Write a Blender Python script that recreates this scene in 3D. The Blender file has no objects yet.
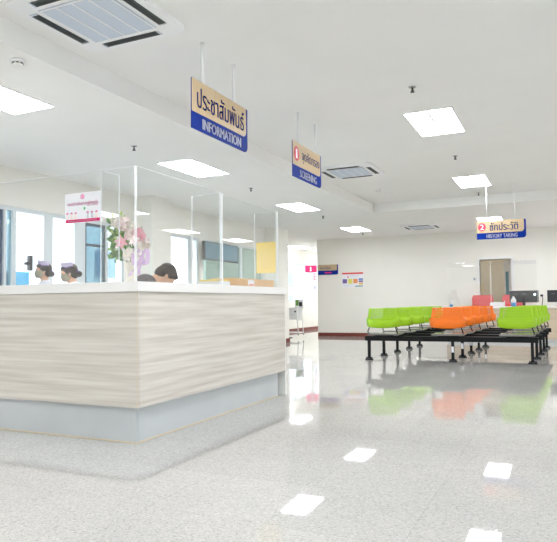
import bpy, bmesh, math, random
from mathutils import Vector, Matrix
random.seed(7)
PI = math.pi
S = bpy.context.scene
COL = S.collection

# ------------------------------------------------------------------ materials
def lin(c):
    c /= 255.0
    return c / 12.92 if c <= 0.04045 else ((c + 0.055) / 1.055) ** 2.4
def rgb(r, g, b): return (lin(r), lin(g), lin(b), 1.0)

def mat(name, col, rough=0.5, metal=0.0, spec=0.5, emit=None, strength=0.0):
    m = bpy.data.materials.new(name); m.use_nodes = True
    p = m.node_tree.nodes['Principled BSDF']
    p.inputs['Base Color'].default_value = col
    p.inputs['Roughness'].default_value = rough
    p.inputs['Metallic'].default_value = metal
    p.inputs['Specular IOR Level'].default_value = spec
    if emit:
        p.inputs['Emission Color'].default_value = emit
        p.inputs['Emission Strength'].default_value = strength
    return m

def noisy(name, c1, c2, scale=(1, 1, 1), detail=4.0, rough=0.5, lo=0.3, hi=0.7, nscale=5.0, spec=0.5, bump=0.0, metal=0.0):
    """procedural two tone material driven by stretched noise in object space"""
    m = mat(name, c1, rough, metal, spec)
    nt = m.node_tree; N = nt.nodes; L = nt.links; p = N['Principled BSDF']
    tc = N.new('ShaderNodeTexCoord'); mp = N.new('ShaderNodeMapping'); mp.inputs['Scale'].default_value = scale
    nz = N.new('ShaderNodeTexNoise'); nz.inputs['Scale'].default_value = nscale; nz.inputs['Detail'].default_value = detail
    cr = N.new('ShaderNodeValToRGB')
    cr.color_ramp.elements[0].position = lo; cr.color_ramp.elements[0].color = c1
    cr.color_ramp.elements[1].position = hi; cr.color_ramp.elements[1].color = c2
    L.new(tc.outputs['Object'], mp.inputs['Vector']); L.new(mp.outputs['Vector'], nz.inputs['Vector'])
    L.new(nz.outputs['Fac'], cr.inputs['Fac']); L.new(cr.outputs['Color'], p.inputs['Base Color'])
    if bump:
        b = N.new('ShaderNodeBump'); b.inputs['Strength'].default_value = bump; b.inputs['Distance'].default_value = 0.002
        L.new(nz.outputs['Fac'], b.inputs['Height']); L.new(b.outputs['Normal'], p.inputs['Normal'])
    return m

def glass(name, tint, refl=1.0, base=0.04):
    """thin architectural glass: clear transmission plus a Schlick mirror term"""
    m = bpy.data.materials.new(name); m.use_nodes = True
    nt = m.node_tree; N = nt.nodes; L = nt.links
    for n in list(N): N.remove(n)
    out = N.new('ShaderNodeOutputMaterial'); mix = N.new('ShaderNodeMixShader')
    tr = N.new('ShaderNodeBsdfTransparent'); tr.inputs['Color'].default_value = tint
    gl = N.new('ShaderNodeBsdfGlossy'); gl.inputs['Roughness'].default_value = 0.01
    gl.inputs['Color'].default_value = (refl, refl, refl, 1)
    lw = N.new('ShaderNodeLayerWeight'); lw.inputs['Blend'].default_value = 0.5
    pw = N.new('ShaderNodeMath'); pw.operation = 'POWER'; pw.inputs[1].default_value = 5.0
    ma = N.new('ShaderNodeMath'); ma.operation = 'MULTIPLY_ADD'; ma.inputs[1].default_value = 1 - base; ma.inputs[2].default_value = base
    L.new(lw.outputs['Facing'], pw.inputs[0]); L.new(pw.outputs[0], ma.inputs[0]); L.new(ma.outputs[0], mix.inputs['Fac'])
    L.new(tr.outputs[0], mix.inputs[1]); L.new(gl.outputs[0], mix.inputs[2]); L.new(mix.outputs[0], out.inputs['Surface'])
    return m

M = {}
M['ceil'] = noisy('ceiling_paint', rgb(238, 237, 234), rgb(241, 240, 237), nscale=1.2, rough=0.85, spec=0.2)
M['wall'] = noisy('wall_paint', rgb(238, 236, 229), rgb(241, 239, 232), nscale=1.5, rough=0.8, spec=0.2)
M['trim_brown'] = noisy('brown_skirting', rgb(112, 52, 42), rgb(128, 62, 50), scale=(1, 1, 20), nscale=4, rough=0.4)
M['white'] = mat('white_enamel', rgb(238, 238, 238), 0.35)
M['white_soft'] = mat('white_plastic', rgb(235, 234, 230), 0.5)
M['frame'] = mat('pale_aluminium', rgb(215, 222, 226), 0.35, 0.0)
M['dkframe'] = mat('dark_window_frame', rgb(60, 72, 84), 0.4)
M['black'] = mat('black_metal', rgb(10, 11, 14), 0.45, 0, 0.3)
M['blackp'] = mat('black_plastic', rgb(40, 41, 46), 0.45)
M['dkgrey'] = mat('grey_seat', rgb(128, 125, 122), 0.16)
M['chrome'] = mat('brushed_chrome', rgb(200, 200, 205), 0.2, 1.0)
M['lamp'] = mat('lamp_diffuser', (1, 1, 1, 1), 0.5, emit=(0.97, 0.985, 1.03, 1), strength=15.0)
M['led'] = mat('led', (1, 1, 1, 1), 0.5, emit=(0.7, 0.85, 1.0, 1), strength=4.0)
M['glass'] = glass('clear_glass', (0.97, 0.985, 0.99, 1))
M['acrylic'] = glass('clear_acrylic', (0.975, 0.98, 0.98, 1), 1.0, 0.05)
M['edge'] = mat('polished_acrylic_edge', rgb(246, 248, 249), 0.3)
M['tintdark'] = glass('dark_blue_glass', (0.08, 0.15, 0.24, 1))
M['tintblue'] = glass('pale_blue_glass', (0.40, 0.50, 0.53, 1))
M['tintgreen'] = glass('grey_green_glass', (0.38, 0.45, 0.42, 1), 1.0, 0.06)
M['tan'] = noisy('brushed_gold_panel', rgb(190, 166, 132), rgb(202, 180, 147), scale=(12, 1, 0.6), nscale=6, rough=0.35)
M['blue'] = mat('sign_blue', rgb(0, 44, 138), 0.5, 0, 0.15)
M['navy'] = mat('sign_navy', rgb(16, 46, 146), 0.5, 0, 0.15)
M['signwhite'] = mat('sign_white', rgb(245, 246, 250), 0.4)
M['red'] = mat('sign_red', rgb(214, 54, 84), 0.4)
M['pink'] = mat('hot_pink', rgb(226, 44, 120), 0.5)
M['pinktext'] = mat('rose_print', rgb(226, 120, 176), 0.6)
M['paper'] = mat('white_paper', rgb(243, 243, 248), 0.6)
M['yellow'] = noisy('yellow_paper', rgb(240, 212, 100), rgb(244, 219, 116), nscale=6, rough=0.7)
M['wood'] = noisy('ash_laminate', rgb(222, 217, 209), rgb(198, 190, 180), scale=(0.35, 0.35, 10), nscale=3.0, detail=9, rough=0.45, lo=0.36, hi=0.66)
M['woodend'] = noisy('oak_laminate', rgb(206, 190, 170), rgb(190, 172, 152), scale=(0.5, 0.5, 10), nscale=3.0, detail=8, rough=0.45)
M['worktop'] = mat('white_solid_surface', rgb(240, 238, 236), 0.35)
M['kick'] = noisy('grey_plinth', rgb(196, 200, 202), rgb(204, 208, 210), nscale=2, rough=0.4)
M['bead'] = mat('cream_sealant', rgb(222, 205, 175), 0.6)
M['cardboard'] = noisy('cardboard', rgb(206, 160, 100), rgb(216, 172, 114), nscale=8, rough=0.8)
M['lime'] = mat('lime_plastic', rgb(154, 200, 10), 0.4)
M['orange'] = mat('orange_plastic', rgb(248, 120, 14), 0.4)
M['coral'] = mat('coral_plastic', rgb(232, 92, 98), 0.45)
M['skin'] = noisy('skin', rgb(226, 180, 150), rgb(232, 188, 160), nscale=10, rough=0.55)
M['hair'] = noisy('black_hair', rgb(38, 28, 28), rgb(60, 46, 44), scale=(1, 1, 6), nscale=20, rough=0.45)
M['mask'] = mat('beige_mask', rgb(206, 200, 178), 0.8)
M['uniform'] = noisy('white_cotton', rgb(236, 236, 244), rgb(242, 242, 248), nscale=12, rough=0.85)
M['cap'] = mat('lilac_white_cap', rgb(230, 222, 242), 0.8)
M['ribbon'] = mat('violet_band', rgb(120, 96, 160), 0.6)
M['greycloth'] = noisy('grey_cloth', rgb(92, 86, 88), rgb(104, 98, 100), nscale=14, rough=0.85)
M['trouser'] = noisy('dark_cloth', rgb(50, 50, 60), rgb(58, 58, 68), nscale=14, rough=0.85)
M['shoe'] = mat('white_shoe', rgb(230, 230, 230), 0.5)
M['ceramic'] = mat('cream_ceramic', rgb(240, 234, 220), 0.3)
M['leaf'] = noisy('leaf_green', rgb(70, 130, 56), rgb(126, 172, 84), nscale=14, rough=0.5)
M['leafy'] = noisy('leaf_lime', rgb(160, 196, 84), rgb(196, 214, 110), nscale=14, rough=0.5)
M['petalw'] = noisy('ivory_petal', rgb(250, 244, 236), rgb(244, 236, 222), nscale=30, rough=0.6)
M['petalb'] = noisy('blush_petal', rgb(248, 226, 222), rgb(252, 240, 236), nscale=30, rough=0.6)
M['petalp'] = noisy('pink_petal', rgb(240, 160, 178), rgb(250, 204, 210), nscale=30, rough=0.6)
M['satin'] = noisy('lilac_satin', rgb(210, 180, 226), rgb(236, 206, 232), nscale=20, rough=0.35)
M['screen'] = mat('dark_screen', rgb(104, 140, 158), 0.15)
M['tanwall'] = noisy('beige_room_paint', rgb(206, 192, 164), rgb(210, 197, 170), nscale=1.5, rough=0.85)
M['bblue'] = mat('bottle_blue', rgb(60, 140, 200), 0.3)
M['green'] = mat('print_green', rgb(40, 170, 90), 0.6)
M['purple'] = mat('print_violet', rgb(120, 100, 170), 0.6)
M['pyellow'] = mat('print_yellow', rgb(226, 220, 110), 0.6)
M['porange'] = mat('print_orange', rgb(232, 150, 90), 0.6)
M['pteal'] = mat('print_teal', rgb(60, 140, 160), 0.6)
M['pblue'] = mat('print_blue', rgb(70, 110, 190), 0.6)
M['pred'] = mat('print_red', rgb(226, 74, 70), 0.6)
M['grillem'] = noisy('ac_filter', rgb(196, 206, 218), rgb(206, 214, 226), nscale=120, rough=0.7)
M['vent'] = mat('ac_slot', rgb(70, 78, 74), 0.6)
M['facade'] = noisy('outdoor_facade', rgb(196, 206, 214), rgb(206, 214, 220), nscale=2, rough=0.8)
M['facglass'] = mat('outdoor_glass', rgb(90, 130, 160), 0.15)
M['paving'] = noisy('outdoor_paving', rgb(190, 190, 186), rgb(204, 204, 200), nscale=3, rough=0.9)
M['tealp'] = mat('teal_board', rgb(70, 160, 200), 0.6)
M['eye'] = mat('eye', rgb(30, 22, 20), 0.2)

def floor_material():
    m = mat('speckled_granite_tiles', rgb(200, 200, 196), 0.03, 0, 0.5)
    nt = m.node_tree; N = nt.nodes; L = nt.links; p = N['Principled BSDF']
    tc = N.new('ShaderNodeTexCoord')
    v = N.new('ShaderNodeTexVoronoi'); v.inputs['Scale'].default_value = 130
    n = N.new('ShaderNodeTexNoise'); n.inputs['Scale'].default_value = 60; n.inputs['Detail'].default_value = 6
    big = N.new('ShaderNodeTexNoise'); big.inputs['Scale'].default_value = 1.1; big.inputs['Detail'].default_value = 3
    br = N.new('ShaderNodeTexBrick'); br.offset = 0.0; br.inputs['Scale'].default_value = 1.0
    br.inputs['Brick Width'].default_value = 0.6; br.inputs['Row Height'].default_value = 0.6
    br.inputs['Mortar Size'].default_value = 0.0015
    br.inputs['Color1'].default_value = (1, 1, 1, 1); br.inputs['Color2'].default_value = (0.95, 0.95, 0.95, 1)
    br.inputs['Mortar'].default_value = (0.8, 0.8, 0.79, 1)
    for t in (v, n, big, br): L.new(tc.outputs['Object'], t.inputs['Vector'])
    sep = N.new('ShaderNodeSeparateColor'); L.new(v.outputs['Color'], sep.inputs['Color'])
    cr = N.new('ShaderNodeValToRGB'); e = cr.color_ramp.elements
    e[0].position = 0.0; e[0].color = rgb(140, 140, 138)
    e[1].position = 0.3; e[1].color = rgb(196, 194, 190)
    e3 = e.new(0.7); e3.color = rgb(208, 206, 202)
    e4 = e.new(1.0); e4.color = rgb(232, 230, 226)
    add = N.new('ShaderNodeMath'); add.operation = 'MULTIPLY_ADD'; add.inputs[1].default_value = 0.6
    ms = N.new('ShaderNodeMath'); ms.operation = 'MULTIPLY'; ms.inputs[1].default_value = 0.4
    L.new(n.outputs['Fac'], ms.inputs[0]); L.new(sep.outputs[0], add.inputs[0]); L.new(ms.outputs[0], add.inputs[2])
    L.new(add.outputs[0], cr.inputs['Fac'])
    mul = N.new('ShaderNodeMixRGB'); mul.blend_type = 'MULTIPLY'; mul.inputs['Fac'].default_value = 1.0
    L.new(cr.outputs['Color'], mul.inputs[1]); L.new(br.outputs['Color'], mul.inputs[2])
    cr2 = N.new('ShaderNodeValToRGB'); cr2.color_ramp.elements[0].position = 0.3; cr2.color_ramp.elements[1].position = 0.7
    cr2.color_ramp.elements[0].color = (0.9, 0.91, 0.92, 1); cr2.color_ramp.elements[1].color = (1, 1, 1, 1)
    L.new(big.outputs['Fac'], cr2.inputs['Fac'])
    mul2 = N.new('ShaderNodeMixRGB'); mul2.blend_type = 'MULTIPLY'; mul2.inputs['Fac'].default_value = 1.0
    L.new(mul.outputs['Color'], mul2.inputs[1]); L.new(cr2.outputs['Color'], mul2.inputs[2])
    L.new(mul2.outputs['Color'], p.inputs['Base Color'])
    return m
M['floor'] = floor_material()

# ------------------------------------------------------------------ mesh helpers
class MB:
    def __init__(self): self.bm = bmesh.new()
    def box(self, x0, x1, y0, y1, z0, z1, mi=0, bev=0.0, seg=2, rot=None):
        r = bmesh.ops.create_cube(self.bm, size=1.0)
        vs = r['verts']
        for v in vs:
            v.co = Vector(((x0 + x1) / 2 + v.co.x * (x1 - x0), (y0 + y1) / 2 + v.co.y * (y1 - y0), (z0 + z1) / 2 + v.co.z * (z1 - z0)))
        fs = {f for v in vs for f in v.link_faces}
        for f in fs: f.material_index = mi
        if rot: bmesh.ops.transform(self.bm, matrix=rot, verts=vs)
        if bev:
            es = list({e for v in vs for e in v.link_edges})
            r2 = bmesh.ops.bevel(self.bm, geom=es, offset=bev, segments=seg, affect='EDGES', profile=0.5)
            for f in r2['faces']: f.material_index = mi
        return self
    def tube(self, pts, r, seg=10, mi=0, cap=True):
        pts = [Vector(p) for p in pts]
        rr = r if isinstance(r, (list, tuple)) else [r] * len(pts)
        rings = []
        up = Vector((0, 0, 1))
        prev = None
        for i, p in enumerate(pts):
            d = (pts[min(i + 1, len(pts) - 1)] - pts[max(i - 1, 0)]).normalized()
            if prev is None:
                a = d.cross(up) if abs(d.z) < 0.95 else d.cross(Vector((1, 0, 0)))
            else:
                a = prev - d * prev.dot(d)
            a.normalize(); prev = a
            b = d.cross(a).normalized()
            rings.append([self.bm.verts.new(p + (a * math.cos(2 * PI * k / seg) + b * math.sin(2 * PI * k / seg)) * rr[i]) for k in range(seg)])
        for i in range(len(rings) - 1):
            for k in range(seg):
                f = self.bm.faces.new((rings[i][k], rings[i][(k + 1) % seg], rings[i + 1][(k + 1) % seg], rings[i + 1][k]))
                f.material_index = mi; f.smooth = True
        if cap:
            for q in (rings[0], rings[-1]):
                f = self.bm.faces.new(q); f.material_index = mi
        return self
    def lathe(self, prof, c=(0, 0, 0), seg=24, mi=0):
        rings = [[self.bm.verts.new((c[0] + r * math.cos(2 * PI * k / seg), c[1] + r * math.sin(2 * PI * k / seg), c[2] + z)) for k in range(seg)] for r, z in prof]
        for i in range(len(rings) - 1):
            for k in range(seg):
                f = self.bm.faces.new((rings[i][k], rings[i][(k + 1) % seg], rings[i + 1][(k + 1) % seg], rings[i + 1][k]))
                f.material_index = mi; f.smooth = True
        for q in (rings[0], rings[-1]):
            f = self.bm.faces.new(q); f.material_index = mi
        return self
    def ell(self, c, r, mi=0, u=16, v=12, rot=None):
        q = bmesh.ops.create_uvsphere(self.bm, u_segments=u, v_segments=v, radius=1.0)
        vs = q['verts']
        for w in vs:
            p = Vector((w.co.x * r[0], w.co.y * r[1], w.co.z * r[2]))
            if rot: p = rot @ p
            w.co = p + Vector(c)
        for f in {f for w in vs for f in w.link_faces}: f.material_index = mi; f.smooth = True
        return self
    def poly(self, pts, y0, y1, mi=0):
        """outline in the local x z plane, extruded from y0 to y1"""
        a = [self.bm.verts.new((p[0], y0, p[1])) for p in pts]; b = [self.bm.verts.new((p[0], y1, p[1])) for p in pts]
        n = len(pts)
        for q in (a, b[::-1]): self.bm.faces.new(q).material_index = mi
        for i in range(n): self.bm.faces.new((a[i], b[i], b[(i + 1) % n], a[(i + 1) % n])).material_index = mi
        return self
    def polyxy(self, pts, z0, z1, mi=0):
        a = [self.bm.verts.new((p[0], p[1], z0)) for p in pts]; b = [self.bm.verts.new((p[0], p[1], z1)) for p in pts]
        n = len(pts)
        for q in (a[::-1], b): self.bm.faces.new(q).material_index = mi
        for i in range(n): self.bm.faces.new((a[i], a[(i + 1) % n], b[(i + 1) % n], b[i])).material_index = mi
        return self
    def done(self, name, mats, parent=None, recalc=True):
        if recalc: bmesh.ops.recalc_face_normals(self.bm, faces=self.bm.faces[:])
        me = bpy.data.meshes.new(name); self.bm.to_mesh(me); self.bm.free()
        for k in (mats if isinstance(mats, (list, tuple)) else [mats]): me.materials.append(M[k])
        o = bpy.data.objects.new(name, me); COL.objects.link(o)
        if parent: o.parent = parent
        return o

def tag(o, label, cat, group=None, kind=None):
    if label: o['label'] = label
    if cat: o['category'] = cat
    if group: o['group'] = group
    if kind: o['kind'] = kind
    return o
def thing(name, label, cat, loc=(0, 0, 0), rotz=0.0, group=None):
    o = bpy.data.objects.new(name, None); COL.objects.link(o); o.empty_display_size = 0.1
    o.location = loc; o.rotation_euler = (0, 0, rotz)
    return tag(o, label, cat, group)
def struct(o):
    o['kind'] = 'structure'; return o
def copy_tree(o, parent=None):
    c = o.copy(); COL.objects.link(c)
    if parent: c.parent = parent
    for ch in list(o.children): copy_tree(ch, c)
    return c

def text(name, body, m, parent, x, z, w, h=None, y=-0.001, bold=0.0, depth=0.0008):
    """lettering standing on a local board facing -Y, left edge x, bottom z, fitted to width w (and height h)"""
    cu = bpy.data.curves.new(name, 'FONT'); cu.body = body; cu.size = 1.0; cu.resolution_u = 3
    ob = bpy.data.objects.new(name + '_curve', cu); COL.objects.link(ob)
    dg = bpy.context.evaluated_depsgraph_get()
    me = bpy.data.meshes.new_from_object(ob.evaluated_get(dg))
    bpy.data.objects.remove(ob)
    xs = [v.co.x for v in me.vertices]; ys = [v.co.y for v in me.vertices]
    sx = w / (max(xs) - min(xs)); sz = (h / (max(ys) - min(ys))) if h else sx
    bm = bmesh.new()
    n0 = len(me.vertices)
    for k in ((-1, 0, 1) if bold else (0,)):
        bm.from_mesh(me); bm.verts.ensure_lookup_table()
        for v in bm.verts[-n0:]: v.co.x += k * bold
    for v in bm.verts: v.co = Vector((x + (v.co.x - min(xs)) * sx, y, z + (v.co.y - min(ys)) * sz))
    r = bmesh.ops.extrude_face_region(bm, geom=bm.faces[:])
    for v in [g for g in r['geom'] if isinstance(g, bmesh.types.BMVert)]: v.co.y -= depth
    bmesh.ops.recalc_face_normals(bm, faces=bm.faces[:])
    bm.to_mesh(me); bm.free(); me.name = name; me.materials.clear(); me.materials.append(M[m])
    o = bpy.data.objects.new(name, me); COL.objects.link(o); o.parent = parent
    return o

# ------------------------------------------------------------------ camera
F, YAW, PITCH, ROLL, EYE = 610.457, 0.434415, 0.0525978, 0.01177, 0.95
fw = Vector((-math.sin(YAW) * math.cos(PITCH), math.cos(YAW) * math.cos(PITCH), math.sin(PITCH)))
rt = Vector((math.cos(YAW), math.sin(YAW), 0)); dn = fw.cross(rt)
rt2 = math.cos(ROLL) * rt + math.sin(ROLL) * dn; dn2 = -math.sin(ROLL) * rt + math.cos(ROLL) * dn
cam = bpy.data.cameras.new('camera'); co = bpy.data.objects.new('camera', cam); COL.objects.link(co)
mw = Matrix.Identity(4)
for i in range(3):
    mw[i][0] = rt2[i]; mw[i][1] = -dn2[i]; mw[i][2] = -fw[i]
mw[0][3], mw[1][3], mw[2][3] = 0, 0, EYE
co.matrix_world = mw
cam.sensor_fit = 'HORIZONTAL'; cam.sensor_width = 36; cam.lens = F / 557 * 36; cam.clip_start = 0.05; cam.clip_end = 300
S.camera = co

# ------------------------------------------------------------------ setting
ZL, ZH = 2.745, 2.925
XW, XB, YB, XA, XR, YR, YE = -6.4, -3.40, 16.33, -8.1, 6.0, -4.0, 22.5
struct(MB().polyxy([(XW - .2, YR - .2), (XR + .2, YR - .2), (XR + .2, YE + .2), (XA - .2, YE + .2), (XA - .2, 13.45), (XW - .2, 13.45)], -0.1, 0.0).done('floor', 'floor'))
struct(MB().box(XB, XR + .2, YR - .2, 11.9, ZH, 3.1).done('ceiling', 'ceil')).name = 'ceiling_high'
struct(MB().box(XW - .2, XB, YR - .2, 11.9, ZL, 3.1).done('ceiling_low', 'ceil'))
struct(MB().box(XA - .2, XR + .2, 11.9, YE + .2, ZL, 3.1).done('ceiling_far', 'ceil'))
# left wall: piers and head over full height glazing
wl = MB()
HEAD = 2.24
wl.box(XW - .2, XW, YR, 3.6, 0, ZL); wl.box(XW - .2, XW, 3.6, 13.65, HEAD, ZL)
wl.box(XW - .2, XW, 7.9, 9.18, 0, HEAD); wl.box(XW - .2, XW, 10.14, 10.28, 0, HEAD); wl.box(XW - .2, XW, 13.0, 13.65, 0, HEAD)
wl.box(XW, -6.05, 8.16, 8.63, 0, ZL); wl.box(XW, -6.05, 13.07, 13.62, 0, ZL)
struct(wl.done('wall_left', 'wall'))
# alcove walls beyond the pillar
wa = MB()
wa.box(XA - .2, XA, 13.45, 18.2, 0, ZL); wa.box(XA - .2, XA, 20.25, YE, 0, ZL); wa.box(XA - .2, XA, 18.2, 20.25, 0, .98); wa.box(XA - .2, XA, 18.2, 20.25, 2.28, ZL)
wa.box(XA, XW - .2, 13.45, 13.65, 0, ZL)
struct(wa.done('wall_alcove', 'wall'))
struct(MB().box(XA - .2, -6.35, YE, YE + .2, 0, ZL).done('wall_end', 'wall'))
DX0, DX1, DZ = -1.90, -1.13, 2.0
wb = MB()
wb.box(-6.35, DX0, YB, YB + .15, 0, ZL); wb.box(DX1, XR, YB, YB + .15, 0, ZL); wb.box(DX0, DX1, YB, YB + .15, DZ, ZL)
struct(wb.done('wall_back', 'wall'))
struct(MB().box(-6.35, -6.2, YB + .15, YE, 0, ZL).done('wall_alcove_side', 'wall'))
ro = MB()
ro.box(-3.4, 0.8, 19.6, 19.75, 0, ZL); ro.box(-3.55, -3.4, YB + .15, 19.75, 0, ZL); ro.box(0.8, 0.95, YB + .15, 19.75, 0, ZL)
struct(ro.done('wall_inner_room', 'tanwall'))
struct(MB().box(XR, XR + .2, 2.0, YB, 0, ZH).box(XR, XR + .2, YR, -3.4, 0, ZH).box(XR, XR + .2, -3.4, 2.0, 0, .4).box(XR, XR + .2, -3.4, 2.0, 2.4, ZH).done('wall_right', 'wall'))
struct(MB().box(XW - .2, 1.4, YR - .2, YR, 0, ZH).box(5.6, XR + .2, YR - .2, YR, 0, ZH).box(1.4, 5.6, YR - .2, YR, 2.4, ZH).box(1.4, 5.6, YR - .2, YR, 0, .4).done('wall_front', 'wall'))
w5 = MB()  # unseen window, added for daylight on the beam faces and counter side
for y in (-3.4, -.72, 1.94): w5.box(XR + .05, XR + .1, y, y + .06, .4, 2.4)
w5 = struct(w5.done('added_window_5', 'frame'))
for y in (-3.34, -.66): MB().box(XR + .07, XR + .076, y, y + 2.6, .4, 2.4).done('pane', 'glass', w5)
w6 = MB()  # unseen window behind the camera, added to cool the light on the counter front
for x in (1.4, 3.47, 5.54): w6.box(x, x + .06, YR - .1, YR - .05, .4, 2.4)
w6 = struct(w6.done('added_window_6', 'frame'))
for x in (1.46, 3.53): MB().box(x, x + 2.01, YR - .078, YR - .072, .4, 2.4).done('pane', 'glass', w6)
struct(MB().box(-6.35, DX0 - .06, YB - .015, YB - .001, 0.001, .1).box(DX1 + .06, XR, YB - .015, YB - .001, .001, .1).done('baseboard_back', 'trim_brown'))
struct(MB().box(XA + .001, XA + .015, 13.66, YE - .01, .001, .1).box(XA + .02, -6.36, YE - .015, YE - .001, .001, .1).done('baseboard_alcove', 'trim_brown'))
struct(MB().box(-6.049, -6.035, 13.055, 13.635, .001, .1).box(-6.39, -6.05, 13.055, 13.069, .001, .1).box(-6.39, -6.05, 13.621, 13.635, .001, .1).box(-6.049, -6.035, 8.145, 8.645, .001, .1).done('baseboard_pillar', 'trim_brown'))
# door frame and half open leaf
struct(MB().box(DX0 - .05, DX0, YB - .03, YB + .17, .001, DZ + .05).box(DX1, DX1 + .05, YB - .03, YB + .17, .001, DZ + .05).box(DX0, DX1, YB - .03, YB + .17, DZ, DZ + .05).done('trim_1', 'white'))
dr = MB().box(-0.74, 0, -.02, .02, .01, DZ - .02).done('door_1', 'white_soft'); struct(dr)
dr.location = (DX1 - .02, YB + .19, 0); dr.rotation_euler = (0, 0, -math.radians(72))
MB().box(-.50, -.22, -.026, .026, 0.9, 1.70).done('vision_panel', 'pteal', dr)
MB().tube([(-.68, -.02, 1.0), (-.68, -.07, 1.0), (-.58, -.07, 1.0)], .01).done('door_handle', 'chrome', dr)

# windows in the left wall: frame, mullions, panes (each a structure of its own)
def window(name, y0, y1, z0, z1, x, mull, fm, gm, rail=None, t=.05, panes=None):
    w = MB()
    w.box(x - .1, x - .03, y0, y0 + t, z0, z1).box(x - .1, x - .03, y1 - t, y1, z0, z1)
    w.box(x - .1, x - .03, y0 + t, y1 - t, z1 - t, z1).box(x - .1, x - .03, y0 + t, y1 - t, z0, z0 + t)
    for a, b in mull: w.box(x - .1, x - .03, a, b, z0 + t, z1 - t)
    if rail:
        for zz in rail: w.box(x - .095, x - .035, y0 + t, y1 - t, zz, zz + .04)
    o = struct(w.done(name, fm))
    edges = [y0 + t] + [q for ab in mull for q in ab] + [y1 - t]
    for i in range(0, len(edges) - 1, 2):
        g = gm[i // 2] if isinstance(gm, list) else gm
        MB().box(x - .068, x - .062, edges[i], edges[i + 1], z0 + t, z1 - t).done('pane', g, o)
    return o
w1 = None
w1 = window('window_1', 3.6, 7.9, 0.001, HEAD, XW, [(4.55, 4.6), (5.56, 5.60), (5.69, 5.75), (6.22, 6.38), (6.80, 7.02), (7.47, 7.53)], 'frame',
       ['glass', 'tintdark', 'tintblue', 'glass', 'glass', 'tintblue', 'glass'])
MB().box(XW - .062, XW - .045, 7.02, 7.06, .05, 2.19).box(XW - .062, XW - .045, 7.43, 7.47, .05, 2.19).box(XW - .062, XW - .045, 7.06, 7.43, 2.15, 2.19).box(XW - .062, XW - .045, 7.06, 7.43, 1.84, 1.88).box(XW - .062, XW - .045, 7.06, 7.43, .05, .09).done('sash', 'dkframe', w1)
MB().box(XW - .03, XW + .02, 5.93, 5.98, 1.42, 1.62).box(XW - .01, XW + .03, 5.86, 5.94, 1.49, 1.53).done('window_handle', 'blackp', w1)
window('window_2', 9.18, 10.14, 0.001, HEAD, XW, [(9.78, 9.93)], 'frame', 'glass')
window('window_3', 10.28, 13.0, 0.001, HEAD, XW, [(11.0, 11.05), (11.88, 11.95)], 'frame', 'tintgreen')
window('window_4', 18.2, 20.25, .98, 2.28, XA, [(18.85, 18.9), (19.5, 19.55)], 'frame', 'glass', rail=[1.55])

# outdoors
struct(MB().box(-40, XA - .21, -10, 50, -.3, -.12).box(XA - .21, XW - .21, -10, 13.4, -.3, -.12).box(XW - .2, 40, -40, YR - .21, -.3, -.12).box(XR + .21, 40, YR - .2, 40, -.3, -.12).done('ground', 'paving'))
b = thing('building', 'pale grey building with blue glass bands seen beyond the window', 'building', (-14.0, 16.6, -.12))
MB().box(-4, 0, -.9, .9, 0, 6).done('facade_wall', 'facade', b)
MB().box(0.001, .04, -.85, .85, 2.0, 2.9).done('glass_band', 'facglass', b); MB().box(0.001, .04, -.85, .85, 0.4, 1.5).done('glass_band', 'facglass', b)
b2_ = copy_tree(b); b2_.location = (-17.0, 37.0, -.12); b2_.scale = (1, 2.6, 1.1); b2_['label'] = 'pale building with blue bands seen through the alcove window'; b2_['category'] = 'building'
o = MB().box(-.03, .03, -.3, .3, 0, 1.58, bev=.005).done('notice_board', 'tealp'); o.location = (-7.3, 6.45, -.12)
tag(o, 'teal board standing outside the leftmost windows', 'board')

# ------------------------------------------------------------------ ceiling fittings
def make_light():
    r = thing('ceiling_light', 'x', 'ceiling light', group='recessed ceiling lights')
    m = MB(); a, bb, t = .26, .5, .018
    m.box(-a, a, -bb, -bb + t, -.008, -.001).box(-a, a, bb - t, bb, -.008, -.001).box(-a, -a + t, -bb + t, bb - t, -.008, -.001).box(a - t, a, -bb + t, bb - t, -.008, -.001)
    m.done('light_frame', 'white', r)
    MB().box(-a + t, a - t, -bb + t, bb - t, -.005, -.002).done('diffuser', 'lamp', r)
    mm = MB()
    mm.box(-.012, .012, -bb + t, bb - t, -.012, -.0055)
    for k in range(1, 8):
        y = -bb + t + k * (2 * bb - 2 * t) / 8
        mm.box(-a + t, a - t, y - .003, y + .003, -.010, -.0055)
    mm.done('louvre', 'white', r)
    return r
proto_l = make_light()
lights = [(-4.34, 3.58, ZL, 'louvred ceiling light at the far left, next to the smoke detector'),
          (-4.36, 6.80, ZL, 'ceiling light above the reception counter, behind the blue INFORMATION sign'),
          (-4.44, 10.5, ZL, 'ceiling light on the lower ceiling just below the SCREENING sign'),
          (-4.56, 14.4, ZL, 'ceiling light nearest the plain back wall, above the wall poster'),
          (-1.21, 6.79, ZH, 'largest ceiling light, on the raised ceiling at the upper right'),
          (-1.29, 10.44, ZH, 'second ceiling light of the raised ceiling, between two sprinklers'),
          (-1.39, 14.25, ZL, 'ceiling light partly hidden behind the HISTORY TAKING sign'),
          (-7.65, 18.0, ZL, 'ceiling light in the alcove by the far window')]
unseen = [(-4.34, 0.2, ZL), (-1.21, 3.1, ZH), (-1.21, -.6, ZH), (-4.34, -2.6, ZL), (2.95, -.6, ZH), (2.95, 3.1, ZH), (2.95, 6.8, ZH), (2.95, 10.3, ZH), (3.1, 12.6, ZL), (2.95, 15.2, ZL), (5.2, 10.0, ZH), (0.8, 14.25, ZL), (-7.2, 20.9, ZL)]  # lamps added out of sight, for room light and reflections in the acrylic
first = True
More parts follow.
